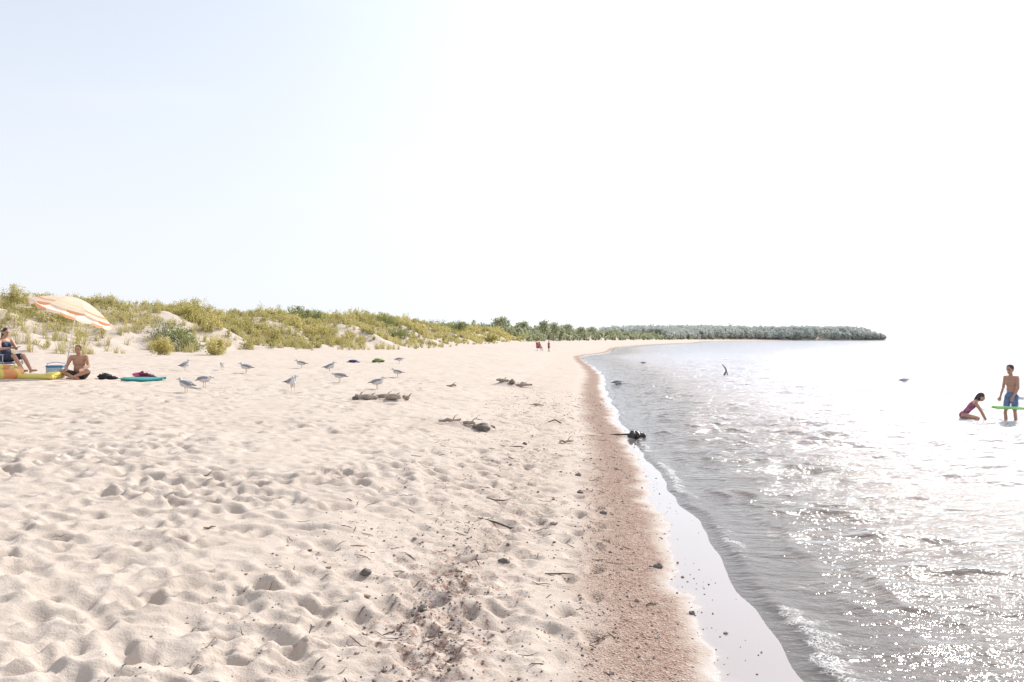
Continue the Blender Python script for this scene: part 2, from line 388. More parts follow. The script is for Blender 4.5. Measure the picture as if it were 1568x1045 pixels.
# ------------------------------------------------------------ vegetation
def leafquads(P,D,size,asp,rg):
    n=len(P)
    r=rg.normal(size=(n,3));D=D/np.linalg.norm(D,axis=1,keepdims=True)
    Sx=np.cross(D,r);Sx/=np.linalg.norm(Sx,axis=1,keepdims=True)+1e-9
    l=(size)[:,None];wd=l*asp
    a=P-D*l*.5;b=P+Sx*wd*.5;c=P+D*l*.5;d=P-Sx*wd*.5
    return np.stack([a,b,c,d],1).reshape(-1,3)
class Leafy:
    def __init__(s): s.V=[];s.T=[]
    def quads(s,V,t): s.V.append(V);s.T.append(np.repeat(t,4))
    def build(s,name,mat):
        V=np.concatenate(s.V);T=np.concatenate(s.T);F=np.arange(len(V)).reshape(-1,4)
        print(name,len(F));return mesh_np(name,V,F,[mat],smooth=False,attrs={'tint':T})
def strip(p0,p1,w,rg):
    d=p1-p0;r=rg.normal(size=p0.shape);sx=np.cross(d,r);sx/=np.linalg.norm(sx,axis=1,keepdims=True)+1e-9
    w=np.asarray(w).reshape(-1,1)
    return np.stack([p0-sx*w*.5,p0+sx*w*.5,p1+sx*w*.2,p1-sx*w*.2],1).reshape(-1,3)
def shrub(L,W,x,y,z,h,rad,nl,ls,tint,rg,nst=10,asp=.38):
    ang=rg.uniform(0,6.283,nst);sp=rg.uniform(.15,1,nst)*rad
    b=np.stack([x+np.cos(ang)*sp*.35,y+np.sin(ang)*sp*.35,np.full(nst,z-.05)],1)
    hh=h*rg.uniform(.55,1.12,nst)*(1-.35*(sp/rad)**2)
    e=np.stack([x+np.cos(ang)*sp,y+np.sin(ang)*sp,z+hh],1)
    W.quads(strip(b,e,.015+.01*h+0*hh,rg),rg.uniform(0,1,nst))
    k=rg.integers(0,nst,nl);t=rg.uniform(.12,1.03,nl)**.8
    P=b[k]*(1-t[:,None])+e[k]*t[:,None]
    P+=rg.normal(size=(nl,3))*(.13*rad+.03)*np.array([1,1,.7])*(1.15-.6*t[:,None])
    D=(e-b)[k]*.7+rg.normal(size=(nl,3))*h*.45
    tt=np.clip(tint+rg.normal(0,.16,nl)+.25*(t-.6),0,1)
    L.quads(leafquads(P,D,ls*rg.uniform(.6,1.35,nl),asp,rg),tt)
LEAF=leaf_material('willow_leaf',(.23,.235,.085),(.45,.41,.145),(.64,.56,.24),.5)
DLEAF=leaf_material('dark_leaf',(.12,.15,.06),(.22,.26,.10),(.36,.37,.15),.4)
GRASS=leaf_material('beach_grass',(.37,.34,.15),(.53,.47,.21),(.66,.59,.33),.4)
WOOD=simple('twig_wood',(.30,.25,.20),.8)
FARB=leaf_material('hazy_brush_leaf',(.31,.35,.23),(.41,.44,.28),(.51,.51,.33),.4)  # distance haze is mixed into these lightened brush tints
FOREST=leaf_material('hazy_forest_leaf',(.46,.49,.46),(.52,.55,.505),(.57,.58,.53),.3)  # pale grey-green leaves: aerial haze painted into the base colour
wood=Leafy();vegL=Leafy();gr=Leafy();vr=np.random.default_rng(11)
cnt=0
for i in range(6000):
    y=30*(230/30)**vr.random()
    t=vr.uniform(-.8,15)
    x=float(toe(y))-t
    if x<-.80*y-3: continue
    m=float(pn(x*.15,y*.15,131));m2=float(pn(x*.4,y*.4,132))
    dens=float(ss(-.5,3.0,t))
    if y<54: dens=float(ss(0,6,t))*(.22+.68*float(ss(5.0,8.5,t)))
    if vr.random()>dens*(.66+.7*m+.7*m2)+.03: continue
    if t>12 and vr.random()<.5: continue
    z=gz(x,y)
    h=vr.uniform(.28,.8)*(1.1+.6*m)*(.8 if y<56 and t>6 else 1)
    if vr.random()<.07: h*=1.55
    if y>130:h*=1.3
    rad=h*vr.uniform(.5,.95)
    nl=int(200*(1 if y<70 else .7 if y<120 else .45)*(h+.3));ls=.055+.0011*y
    shrub(vegL,wood,x,y,z,h,rad,nl,ls,.60+.5*m+vr.normal(0,.18),vr,nst=9);cnt+=1
print('shrubs',cnt)
fb=Leafy()
for i in range(1500):
    y=200*(900/200)**vr.random();t=vr.uniform(0,30)
    x=float(toe(y))-t;z=gz(x,y);h=vr.uniform(1.0,2.8)*(1 if y<450 else 1.2)
    if y>860: h*=.6
    shrub(fb,wood,x,y,z,h,h*.7,60,.35+.0012*y,.45+vr.normal(0,.15),vr,nst=4,asp=.7)
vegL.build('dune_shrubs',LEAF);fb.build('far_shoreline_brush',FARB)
for i in range(4200):
    y=27*(150/27)**vr.random();t=vr.uniform(-2.2,15);x=float(toe(y))-t
    if x<-.8*y-3: continue
    m=float(pn(x*.22,y*.22,141))
    if vr.random()>(.20 if t<1 else .6)+m*.6: continue
    z=gz(x,y);n=26;h=vr.uniform(.25,.7)
    an=vr.uniform(0,6.283,n);l=h*vr.uniform(.5,1.2,n);sp=vr.uniform(.05,.5,n)*l
    b=np.stack([x+vr.normal(0,.07,n),y+vr.normal(0,.07,n),np.full(n,z-.03)],1)
    mid=b+np.stack([np.cos(an)*sp*.4,np.sin(an)*sp*.4,l*.65],1)
    e=b+np.stack([np.cos(an)*sp*1.2,np.sin(an)*sp*1.2,l],1)
    w_=.012+.00028*y;tn=np.clip(.5+.4*m+vr.normal(0,.2,n),0,1)
    gr.quads(strip(b,mid,np.full(n,w_),vr),tn);gr.quads(strip(mid,e,np.full(n,w_*.7),vr),tn)
gr.build('beach_grass',GRASS)
wood.build('shrub_stems',WOOD)
def bush(x,y,h,rad,tint,mat,nl=2600,ls=.09,name='willow_shrub',nst=26):
    l=Leafy();wd=Leafy();z=gz(x,y);shrub(l,wd,0,0,0,h,rad,nl,ls,tint,vr,nst=nst)
    V=np.concatenate(l.V+wd.V);T_=np.concatenate(l.T+wd.T);F_=np.arange(len(V)).reshape(-1,4)
    mi=np.zeros(len(F_),int);mi[sum(map(len,l.V))//4:]=1
    o=mesh_np(name,V,F_,[mat,WOOD],mi=mi,smooth=False,attrs={'tint':T_});o.location=(x,y,z)
for a in [(-20.6,48,1.25,1.5,.45,DLEAF),(-19.3,47.4,.95,1.2,.5,DLEAF),(-15.2,41,.95,.6,.9,LEAF),(-17.6,40,.9,.65,.9,LEAF),(-15.9,42.5,.8,.6,.8,LEAF),(-22.5,55,1.2,1.2,.6,LEAF),
          (-16.0,95,1.5,2.6,.4,DLEAF),(-12.8,90,1.2,2.4,.5,DLEAF),(-18.2,95,1.4,2.2,.5,LEAF),(-21,78,1.5,1.3,.5,DLEAF),(-19,76,1.3,1.2,.5,DLEAF),(-24.0,60,1.4,1.4,.5,LEAF),(-26,46,1.1,1.2,.7,LEAF),(-29.5,47,1.2,1.0,.7,LEAF),
          (-14.5,150,2.2,3.2,.4,DLEAF),(-10.5,160,2.0,3,.4,DLEAF),(-4,150,1.6,1.6,.5,LEAF)]:
    bush(*a,ls=.06+.0012*a[1],nl=1900,nst=20)
def tree(x,y,h,rad,mat,name='cottonwood_tree',nl=900,ls=.5,tint=.45):
    z=gz(x,y);mb=MB();mb.path([(0,0,-.3),(.05*h*.3,0,h*.35),(.0,.02*h,h*.7),(.02*h,0,h*.92)],[.035*h,.026*h,.015*h,.004*h],n=7)
    cl=[]
    for k in range(12):
        a=k*2.4;zz=h*(.35+.055*k);r=rad*(1-.55*abs((zz/h-.55))*1.6)*random.uniform(.5,1)
        e=(math.cos(a)*r,math.sin(a)*r,zz+.12*h);mb.path([(0,0,zz-.05*h),(e[0]*.5,e[1]*.5,zz+.03*h),e],[.010*h,.007*h,.003*h],n=5);cl.append(e)
    cl.append((0,0,h*.95))
    C=np.array(cl);k=vr.integers(0,len(C),nl)
    P=C[k]+vr.normal(size=(nl,3))*np.array([.24*rad,.24*rad,.075*h])
    D=vr.normal(size=(nl,3));V=leafquads(P,D,ls*vr.uniform(.6,1.3,nl),.65,vr)
    tt=np.clip(tint+vr.normal(0,.16,nl)+(vr.random(len(C))-.5)[k]*.5,0,1)
    b=len(mb.v);nf=len(mb.f)
    allv=[tuple(v) for v in mb.v]+[tuple(v) for v in V]
    allf=list(mb.f)+[tuple(b+4*i+j for j in range(4)) for i in range(nl)]
    me=bpy.data.meshes.new(name);me.from_pydata(allv,[],allf);me.materials.append(WOOD);me.materials.append(mat)
    me.polygons.foreach_set('material_index',[0]*nf+[1]*nl)
    at=me.attributes.new('tint','FLOAT','POINT');at.data.foreach_set('value',np.concatenate([np.zeros(b),np.repeat(tt,4)]).astype(np.float32))
    o=bpy.data.objects.new(name,me);COL.objects.link(o);o.location=(x,y,z)
for a in [(9.5,235,4.4,1.9),(12.5,240,4.8,1.7),(15,252,3.6,1.8),(3,225,3.0,1.8),(-3,215,3.2,2.2),(20,290,3.4,2.2),(26,300,4.0,2.0),(33,330,3.6,2.3),(44,360,3.6,2.6),(50,390,3.2,2.4)]:
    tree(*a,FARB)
fo_=Leafy();fw=Leafy();fr_=np.random.default_rng(5)
for i in range(3000):
    y=fr_.uniform(560,960);t=fr_.uniform(0,1)**1.5*110-(10 if y>800 else -2)
    x=float(toe(y))-t
    if x<80: continue
    z=gz(x,y)
    h=fr_.uniform(6.5,10.5)*(.62+.38*float(ss(620,800,y)))*1.12
    h*=.45+.55*float(ss(2,55,432-x))
    if fr_.random()<.02:h*=1.15
    rad=h*.36;n=46
    P=fr_.normal(size=(n,3));P/=np.linalg.norm(P,axis=1,keepdims=True);P*=fr_.uniform(.5,1.05,(n,1))
    P=P*np.array([rad,rad,h*.42])+np.array([x,y,z+h*.52])
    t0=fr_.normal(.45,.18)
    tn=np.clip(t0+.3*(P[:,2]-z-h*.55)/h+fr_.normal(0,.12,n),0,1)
    fo_.quads(leafquads(P,fr_.normal(size=(n,3)),fr_.uniform(1.3,2.6,n),.75,fr_),tn)
    fw.quads(strip(np.array([[x,y,z-.5]]),np.array([[x,y,z+h*.8]]),np.array([.5]),fr_),np.array([.5]))
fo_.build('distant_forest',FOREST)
fw.build('distant_forest_trunks',simple('hazy_bark',(.42,.40,.37),.9))  # bark colour lightened to carry the same painted haze

# ------------------------------------------------------------ sculpted figures
def cap_mesh(p0,p1,r0,r1,n=14,k=5):
    p0=Vector(p0);p1=Vector(p1);d=p1-p0
    if d.length<1e-5: d=Vector((0,0,1e-4))
    d.normalize();a=d.orthogonal().normalized();b=d.cross(a)
    prof=[]
    for i in range(k+1):
        t=-math.pi/2+math.pi/2*i/k;prof.append((p0+d*math.sin(t)*r0,r0*math.cos(t)))
    for i in range(k+1):
        t=math.pi/2*i/k;prof.append((p1+d*math.sin(t)*r1,r1*math.cos(t)))
    V=[];F=[]
    for c,r in prof:
        r=max(r,1e-4)
        for i in range(n):
            t=2*math.pi*i/n;V.append(c+a*math.cos(t)*r+b*math.sin(t)*r)
    m=len(prof)
    for j in range(m-1):
        for i in range(n): F.append((j*n+i,j*n+(i+1)%n,(j+1)*n+(i+1)%n,(j+1)*n+i))
    F.append(tuple(range(n))[::-1]);F.append(tuple(range((m-1)*n,m*n)))
    return V,F
def sculpt(name,prims,mats,voxel=.009,it=3):
    mb=MB()
    for p in prims:
        if p[0]=='c': V,F=cap_mesh(*p[1:5]);mb.add(V,F)
        else:
            M=p[3];V,F=cap_mesh((0,0,0),(0,0,0.0001),1,1,18,7)
            V=[M@Vector((v[0]*p[2][0],v[1]*p[2][1],v[2]*p[2][2]))+Vector(p[1]) for v in V];mb.add(V,F)
    o=mb.obj(name+'_tmp',[])
    r=o.modifiers.new('r','REMESH');r.mode='VOXEL';r.voxel_size=voxel;r.use_smooth_shade=True
    if it:
        s_=o.modifiers.new('s','SMOOTH');s_.factor=.5;s_.iterations=it
    dg=bpy.context.evaluated_depsgraph_get();me=bpy.data.meshes.new_from_object(o.evaluated_get(dg))
    bpy.data.objects.remove(o)
    me.name=name;n=len(me.polygons)
    C=np.empty(n*3,np.float32);me.polygons.foreach_get('center',C);C=C.reshape(-1,3)
    best=np.full(n,1e9);lab=np.zeros(n,int)
    for p in prims:
        if p[0]=='c':
            a=np.array(p[1]);b=np.array(p[2]);ab=b-a;L2=max(ab@ab,1e-9);t=np.clip((C-a)@ab/L2,0,1)
            d=np.linalg.norm(C-(a+t[:,None]*ab),axis=1)-(p[3]+(p[4]-p[3])*t);l=p[5]
        else:
            M=np.array(p[3]);q=((C-np.array(p[1]))@M)/np.array(p[2]);k=np.linalg.norm(q,axis=1);d=(k-1)*min(p[2]);l=p[4]
        u=d<best;best[u]=d[u];lab[u]=l
    me.materials.clear()
    for m in mats: me.materials.append(m)
    me.polygons.foreach_set('material_index',lab.astype(np.int32));me.polygons.foreach_set('use_smooth',np.ones(n,bool));me.update()
    return me
def basis(x,z):
    z=Vector(z).normalized();x=Vector(x);x=(x-z*x.dot(z)).normalized();y=z.cross(x)
    return Matrix((x,y,z)).transposed()
def human(J,female=False,top=0,bottom=3,hair='short',face=(0,-1,0),headup=(0,0,1),hold=False,shorts=True,child=False,belly=0):
    P=[];V=lambda k:Vector(J[k])
    hip,chest,neck,head=V('hip'),V('chest'),V('neck'),V('head')
    side=(V('shR')-V('shL')).normalized();hs=(V('hpR')-V('hpL')).normalized()
    up=(chest-hip).normalized();waist=hip.lerp(chest,.45)
    Bt=basis(side,up);Bh=basis(hs,up);ck=.88 if child else 1
    P.append(('e',hip,(.165*ck,.125*ck,.12),Bh,bottom));P.append(('e',waist,((.135 if female else .148)*ck,.10*ck+belly,.15),Bt,top))
    P.append(('e',chest-up*.03,(.165*ck,.115*ck,.17),Bt,top));P.append(('e',chest+up*.07,(.175*ck,.10*ck,.10),Bt,0 if (female or top and child) else top))
    f=Bt.col[1]*1.0
    if f.dot(Vector(face))<0: f=-f
    if female:
        for k in(-1,1): P.append(('e',chest+f*.09+side*.075*k-up*.03,(.06,.05,.06),Bt,top))
    sk=top if top and not female and not child else 0
    for s in 'LR':
        sh=V('sh'+s);P.append(('c',chest+up*.1,sh,.065,.055*ck,0 if sk==0 else sk))
        el,wrs=V('el'+s),V('wr'+s)
        P.append(('c',sh,sh.lerp(el,.5),.056*ck,.046*ck,sk));P.append(('c',sh.lerp(el,.5),el,.046*ck,.038*ck,0));P.append(('c',el,el.lerp(wrs,.35),.038*ck,.039*ck,0));P.append(('c',el.lerp(wrs,.35),wrs,.039*ck,.026,0))
        hd=(wrs-el).normalized();
        if 'hd'+s in J: hd=Vector(J['hd'+s]).normalized()
        px=Vector(face).cross(hd)
        if px.length<.2: px=side.copy()
        px.normalize();pz=hd.cross(px)
        palm=wrs+hd*.05
        Bp=basis(px,hd);P.append(('e',palm,(.042,.016,.055),Bp,0))
        curl=pz*(.8 if hold else .35)
        for i,(o_,l_) in enumerate([(-.03,.065),(-.01,.076),(.011,.072),(.031,.056)]):
            b0=wrs+hd*.088+px*o_;m1=b0+(hd+curl*.5).normalized()*l_*.55;m2=m1+(hd+curl*(2.5 if hold else 1.2)).normalized()*l_*.5
            P.append(('c',b0-hd*.015,m1,.0095,.009,0));P.append(('c',m1,m2,.009,.0075,0))
        tb=wrs+hd*.035-px*.035;P.append(('c',tb,tb-px*.025+hd*.03+pz*.01,.012,.011,0));P.append(('c',tb-px*.025+hd*.03+pz*.01,tb-px*.03+hd*.06+pz*.02,.011,.009,0))
        hp,kn,an,to=V('hp'+s),V('kn'+s),V('an'+s),V('to'+s)
        if bottom and shorts:
            P.append(('c',hp,hp.lerp(kn,.75),.105*ck,.088*ck,bottom));P.append(('c',hp.lerp(kn,.7),kn,.066*ck,.052*ck,0))
        else:
            P.append(('c',hp,kn,.088*ck,.052*ck,0))
        P.append(('c',kn,kn.lerp(an,.35),.052*ck,.054*ck,0));P.append(('c',kn.lerp(an,.35),an,.054*ck,.034,0))
        P.append(('c',an,to,.036,.028,0));heel=an+(an-to).normalized()*.03;P.append(('c',an,Vector((heel.x,heel.y,heel.z-.035)),.034,.03,0))
    P.append(('c',chest+up*.13,head-Vector(headup)*.04,.058*ck,.05*ck,0))
    F_=Vector(face).normalized();U=Vector(headup).normalized();F_=(F_-U*F_.dot(U)).normalized();Sx=F_.cross(U)
    Bf=Matrix((Sx,F_,U)).transposed();k=1.12 if child else 1
    P.append(('e',head+U*.015,(.073*k,.092*k,.098*k),Bf,0));P.append(('e',head-U*.055*k+F_*.022,(.052*k,.062*k,.058*k),Bf,0))
    P.append(('c',head+F_*.088*k+U*.01,head+F_*.108*k-U*.022,.009,.014,0))
    for q in(-1,1):
        P.append(('e',head+Sx*q*.076*k-U*.008,(.012,.02,.032),Bf,0))
        P.append(('e',head+Sx*q*.03*k+F_*.084*k+U*.012,(.013,.008,.008),Bf,5))
        P.append(('e',head+Sx*q*.03*k+F_*.088*k+U*.032,(.02,.006,.006),Bf,1))
    P.append(('e',head+F_*.080*k-U*.055*k,(.024,.010,.008),Bf,4))
    P.append(('e',head+U*.035*k-F_*.018,(.082*k,.092*k,.092*k),Bf,1))
    if hair!='short':
        P.append(('e',head-U*.02-F_*.04,(.082,.07,.10),Bf,1))
        if hair=='pony': P.append(('c',head-F_*.1+U*.03,head-F_*.14-U*.12,.032,.015,1))
        if hair=='long': P.append(('c',head-F_*.06,head-F_*.07-U*.2,.07,.045,1))
    return P
def mirror(J):
    o=dict(J)
    for k in list(J):
        if k.endswith('R') and k[:-1]+'L' not in J: v=J[k];o[k[:-1]+'L']=(-v[0],v[1],v[2])
    return o
SKIN=simple('skin_tan',(.42,.235,.155),.5,.08,6);SKIN2=simple('skin_fair',(.48,.28,.19),.5,.08,6)  # second skin is a slightly paler complexion for the women
HAIR=simple('dark_hair',(.035,.022,.018),.5,.3,40);HAIRG=simple('grey_brown_hair',(.12,.09,.07),.6,.3,40)
LIP=simple('lips',(.30,.11,.09),.4);EYE=simple('eye_dark',(.02,.015,.012),.2)
NAVY=simple('navy_cotton',(.03,.04,.09),.8);BLUE=simple('blue_boardshorts',(.12,.19,.34),.7,.4,10);PINK=simple('pink_swimsuit',(.28,.075,.15),.6,.75,14);DARK=simple('dark_shorts',(.05,.045,.05),.8)
RED=simple('red_cloth',(.45,.05,.06),.7)
def place(name,me,x,y,z,rz,sc):
    o=bpy.data.objects.new(name,me);COL.objects.link(o);o.location=(x,y,z);o.rotation_euler=(0,0,rz);o.scale=(sc,)*3;return o
Jb=dict(hip=(0,0,.93),chest=(0,-.02,1.29),neck=(0,-.03,1.47),head=(0,-.075,1.615),
 shL=(-.155,-.02,1.41),shR=(.155,-.02,1.41),elR=(.20,-.06,1.12),wrR=(.15,-.20,.90),elL=(-.20,-.04,1.12),wrL=(-.18,-.20,.89),hdR=(-.05,-.35,-1),hdL=(.05,-.35,-1),
 hpR=(.08,0,.90),knR=(.10,-.03,.50),anR=(.11,.03,.08),toR=(.13,-.14,.04),hpL=(-.08,0,.90),knL=(-.11,-.10,.50),anL=(-.11,-.06,.08),toL=(-.13,-.23,.04))
Pb=human(Jb,bottom=3,face=(0,-.95,-.25),headup=(0,-.2,.97),hold=True,child=True)
me=sculpt('boy',Pb,[SKIN,HAIR,NAVY,BLUE,LIP,EYE],.010)
BX,BY=11.42,18.2
place('boy_standing',me,BX,BY,-.235,math.radians(-62),.857)
Jg=dict(hip=(0,.04,.52),chest=(0,-.19,.80),neck=(0,-.29,.92),head=(0,-.40,1.03),
 shR=(.15,-.25,.88),elR=(.19,-.40,.64),wrR=(.13,-.50,.42),hdR=(0,-.1,-1),hpR=(.09,.04,.50),knR=(.17,-.32,.44),anR=(.13,.02,.08),toR=(.15,-.16,.04))
Pg=human(mirror(Jg),female=False,top=2,bottom=2,hair='pony',face=(0,-.93,-.35),headup=(0,-.3,.95),shorts=False,child=True)
me=sculpt('girl',Pg,[SKIN,HAIR,PINK,PINK,LIP,EYE],.010)
place('girl_crouching',me,10.44,18.35,-.31,math.radians(66),.80)
mb=MB();pts=[(10.86,18.0,.31),(11.05,17.98,.295),(11.3,17.98,.29),(11.55,18.02,.275),(11.8,18.1,.25)]
cx=[]
for i in range(len(pts)-1):
    for t in(0,.33,.66): cx.append(tuple(pts[i][k]*(1-t)+pts[i+1][k]*t for k in range(3)))
cx.append(pts[-1]);mb.path(cx,.033,n=12);mb.obj('pool_noodle',[simple('green_foam',(.32,.60,.20),.7)])
Jm=dict(hip=(0,0,.13),chest=(0,-.05,.49),neck=(0,-.08,.66),head=(0,-.13,.795),
 shR=(.19,-.07,.60),elR=(.27,-.16,.36),wrR=(.20,-.36,.27),hdR=(-.3,-1,-.2),hpR=(.10,-.02,.11),knR=(.33,-.36,.24),anR=(.02,-.46,.09),toR=(-.14,-.50,.05))
Pm=human(mirror(Jm),bottom=3,face=(.1,-1,-.15),headup=(0,-.1,1),belly=.03)
me=sculpt('man',Pm,[SKIN,HAIRG,NAVY,DARK,LIP,EYE],.010)
mx,my=-11.5,21.2
place('man_sitting',me,mx,my,gz(mx,my)-.01,math.radians(8),1.0)
Jw=dict(hip=(0,0,.47),chest=(0,.08,.82),neck=(0,.08,1.0),head=(0,.03,1.14),
 shR=(.165,.07,.94),elR=(.23,-.06,.70),wrR=(.09,-.26,.72),hdR=(-.3,-.8,.3),hpR=(.09,-.02,.45),knR=(.13,-.46,.52),anR=(.11,-.78,.13),toR=(.13,-.95,.14))
Pw=human(mirror(Jw),female=True,top=2,bottom=3,hair='long',face=(0,-.9,-.35),headup=(0,-.3,.95))
me=sculpt('woman',Pw,[SKIN2,HAIR,NAVY,NAVY,LIP,EYE],.010)
wx_,wy_=-13.45,21.2;wz=gz(wx_,wy_);wa=math.radians(68)
place('woman_sitting',me,wx_,wy_,wz,wa,1.0)
def chair(x,y,rz,cloth):
    mb=MB();r=.013
    for s_ in(-.27,.27):
        mb.path([(s_,-.28,.0),(s_,-.05,.2),(s_,.22,.38),(s_,.30,.62)],r,m=0)
        mb.path([(s_,.30,.0),(s_,-.05,.2),(s_,-.27,.34)],r,m=0)
        mb.path([(s_,-.27,.36),(s_,.17,.34),(s_,.34,.98)],r,m=0);mb.box((s_,-.04,.56),(.05,.42,.025),m=0)
        mb.tube((s_,-.22,.36),(s_,-.22,.56),r)
    for p in((-.28,0),(.30,0)): mb.tube((-.27,p[0],.015),(.27,p[0],.015),r)
    mb.tube((-.27,.34,.98),(.27,.34,.98),r)
    pr=[(-.27,.355),(-.1,.325),(.08,.325),(.165,.345),(.22,.52),(.28,.76),(.335,.97)]
    V=[];F=[]
    for yy,zz in pr:
        V+=[(-.265,yy,zz),(0,yy+(.015),zz-.02),(.265,yy,zz)]
    for i in range(len(pr)-1):
        for j in range(2): F.append((i*3+j,i*3+j+1,i*3+j+4,i*3+j+3))
    mb.add(V,F,1)
    return mb.obj('beach_chair',[simple('chair_metal',(.5,.5,.52),.3),cloth],(x,y,gz(x,y)-.01),rz)
chair(wx_,wy_,wa,simple('chair_fabric',(.04,.07,.14),.8))
meF=sculpt('far1',human(dict(Jb),top=2,bottom=3,child=True),[SKIN,HAIR,RED,NAVY,LIP,EYE],.014)
place('child_standing',meF,4.05,88,gz(4.05,88)-.02,.5,.70)
meG=sculpt('far2',human(mirror(Jw),female=True,top=2,bottom=3,hair='long'),[SKIN2,HAIR,RED,RED,LIP,EYE],.014)
place('woman_sitting',meG,3.05,89,gz(3.05,89),.4,.85);chair(3.05,89,.4,RED)
# ------------------------------------------------------------ seagulls
GW=simple('gull_white',(.62,.61,.60),.7);GG=simple('gull_grey',(.25,.26,.30),.7);GB=simple('gull_black',(.03,.03,.035),.6);GY=simple('gull_yellow',(.50,.36,.08),.5)
I3=Matrix.Identity(3)
def gull(pitch=.25,headz=.30,hy=-.15):
    B=Matrix.Rotation(-pitch,3,'X')
    P=[('e',(0,0,.20),(.065,.15,.068),B,0),('e',(0,-.075,.205),(.055,.07,.065),B,0)]
    for k in(-1,1):
        P.append(('e',(.034*k,.03,.222),(.036,.155,.045),B,1))
        P.append(('c',(.022*k,.13,.20-.0),(.008*k,.27,.165),.018,.005,2))
        P.append(('c',(.03*k,0,.15),(.03*k,.01,.08),.010,.006,3));P.append(('c',(.03*k,.01,.08),(.03*k,0,.01),.006,.006,3))
        for t in(-.02,0,.02): P.append(('c',(.03*k,0,.008),(.03*k+t,-.04,.006),.006,.004,3))
        P.append(('e',(.026*k,hy-.02,headz+.008),(.006,.007,.007),I3,2))
    P+=[('c',(0,.10,.195),(0,.21,.175),.03,.010,0),('c',(0,-.10,.22),(0,hy,headz),.045,.033,0),('e',(0,hy,headz),(.033,.042,.035),I3,0),
        ('c',(0,hy-.035,headz-.003),(0,hy-.075,headz-.008),.012,.008,3),('c',(0,hy-.07,headz-.007),(0,hy-.088,headz-.014),.009,.005,2)]
    return P
g1=sculpt('gull_a',gull(),[GW,GG,GB,GY],.006,1);g2=sculpt('gull_b',gull(.1,.245,-.17),[GW,GG,GB,GY],.006,1);g3=sculpt('gull_c',gull(.45,.33,-.13),[GW,GG,GB,GY],.006,1)
for i,(x,y,rz,sc) in enumerate([(-7.25,17.7,-1.9,1.08),(-7.45,19.3,1.2,1.12),(-5.2,18.9,.3,1.05),(-3.5,20.7,1.3,1.05),(-4.9,22.6,-1.8,1.05),(-6.5,28.4,1.7,1.1),(-8.65,25.9,-1.6,1.1),(-9.9,27.2,.3,1.05),(-10.8,26.3,2.6,1.05),(-8.1,30.6,-1.2,1.1),(-5.3,37.5,1.3,1.1),(-5.6,20.2,2.2,.9),(-3.8,26.4,-1.3,.95)]):
    place('seagull',[g1,g2,g3][i%3],x,y,gz(x,y)-.012,rz,sc)
for x,y,rz in [(4.3,32.5,1.4),(9.7,59,-1.4),(16.9,34.3,1.5)]:
    place('seagull',g2,x,y,-.13,rz,1.05)

# ------------------------------------------------------------ umbrella
def umbrella(base,topp,tilt_dir):
    FAB=[simple('canvas_cream',(.88,.81,.70),.8,.04,5,trans=.6),simple('canvas_orange',(.85,.42,.26),.8,.05,5,trans=.6),simple('canvas_yellow',(.87,.77,.56),.8,.04,5,trans=.6),simple('canvas_peach',(.87,.72,.61),.8,.04,5,trans=.6),simple('umbrella_pole',(.75,.74,.72),.35)]
    mb=MB();base=Vector(base);topp=Vector(topp)
    mb.tube(base-(topp-base).normalized()*.25,topp+(topp-base).normalized()*.06,.016,.013,m=4,n=10)
    A=Vector(tilt_dir).normalized();ax=A.orthogonal().normalized();bx=A.cross(ax)
    Rm=1.08;Hh=.42;nr=16;ns=8;sub=6
    def P(th,f):
        k=(th/(2*math.pi/ns))%1;sag=math.sin(math.pi*k)
        r=Rm*f*(1-.035*sag*f);h=-Hh*(f**1.7) -.03*sag*f
        return topp+(ax*math.cos(th)+bx*math.sin(th))*r+A*h
    for p in range(ns):
        for i in range(nr):
            for j in range(sub):
                t0=2*math.pi*(p+j/sub)/ns;t1=2*math.pi*(p+(j+1)/sub)/ns;f0=i/nr;f1=(i+1)/nr
                m={14:3,12:2,11:2,9:3,6:2,4:3}.get(i,0)
                if p%2 and m==3: m=2
                if i==13 and p%2==0: m=1
                V=[P(t0,f0),P(t1,f0),P(t1,f1),P(t0,f1)]
                mb.add(V,[(0,1,2,3)],m)
    for p in range(ns*sub):
        t0=2*math.pi*p/(ns*sub);t1=2*math.pi*(p+1)/(ns*sub)
        d0=.05+.03*abs(math.sin(t0*ns*1.0));d1=.05+.03*abs(math.sin(t1*ns*1.0))
        a,b=P(t0,1),P(t1,1);mb.add([a,b,b-A*d1*1.0,a-A*d0],[(0,1,2,3)],1 if (p//3)%2 else 3)
    for p in range(ns):
        t=2*math.pi*p/ns
        mb.path([P(t,f)-A*.012 for f in(0,.25,.5,.75,1)],.005,m=4,n=5)
        mb.path([topp-A*.55*1.0,P(t,.5)-A*.015],.004,m=4,n=5)
    mb.tube(topp-A*.02,topp+A*.09,.02,.008,m=4)
    return mb.obj('beach_umbrella',FAB)
ux,uy=-11.92,21.2;uz=gz(ux,uy)
umbrella((ux,uy,uz),(-11.62,21.35,2.93),(.30,.22,1))

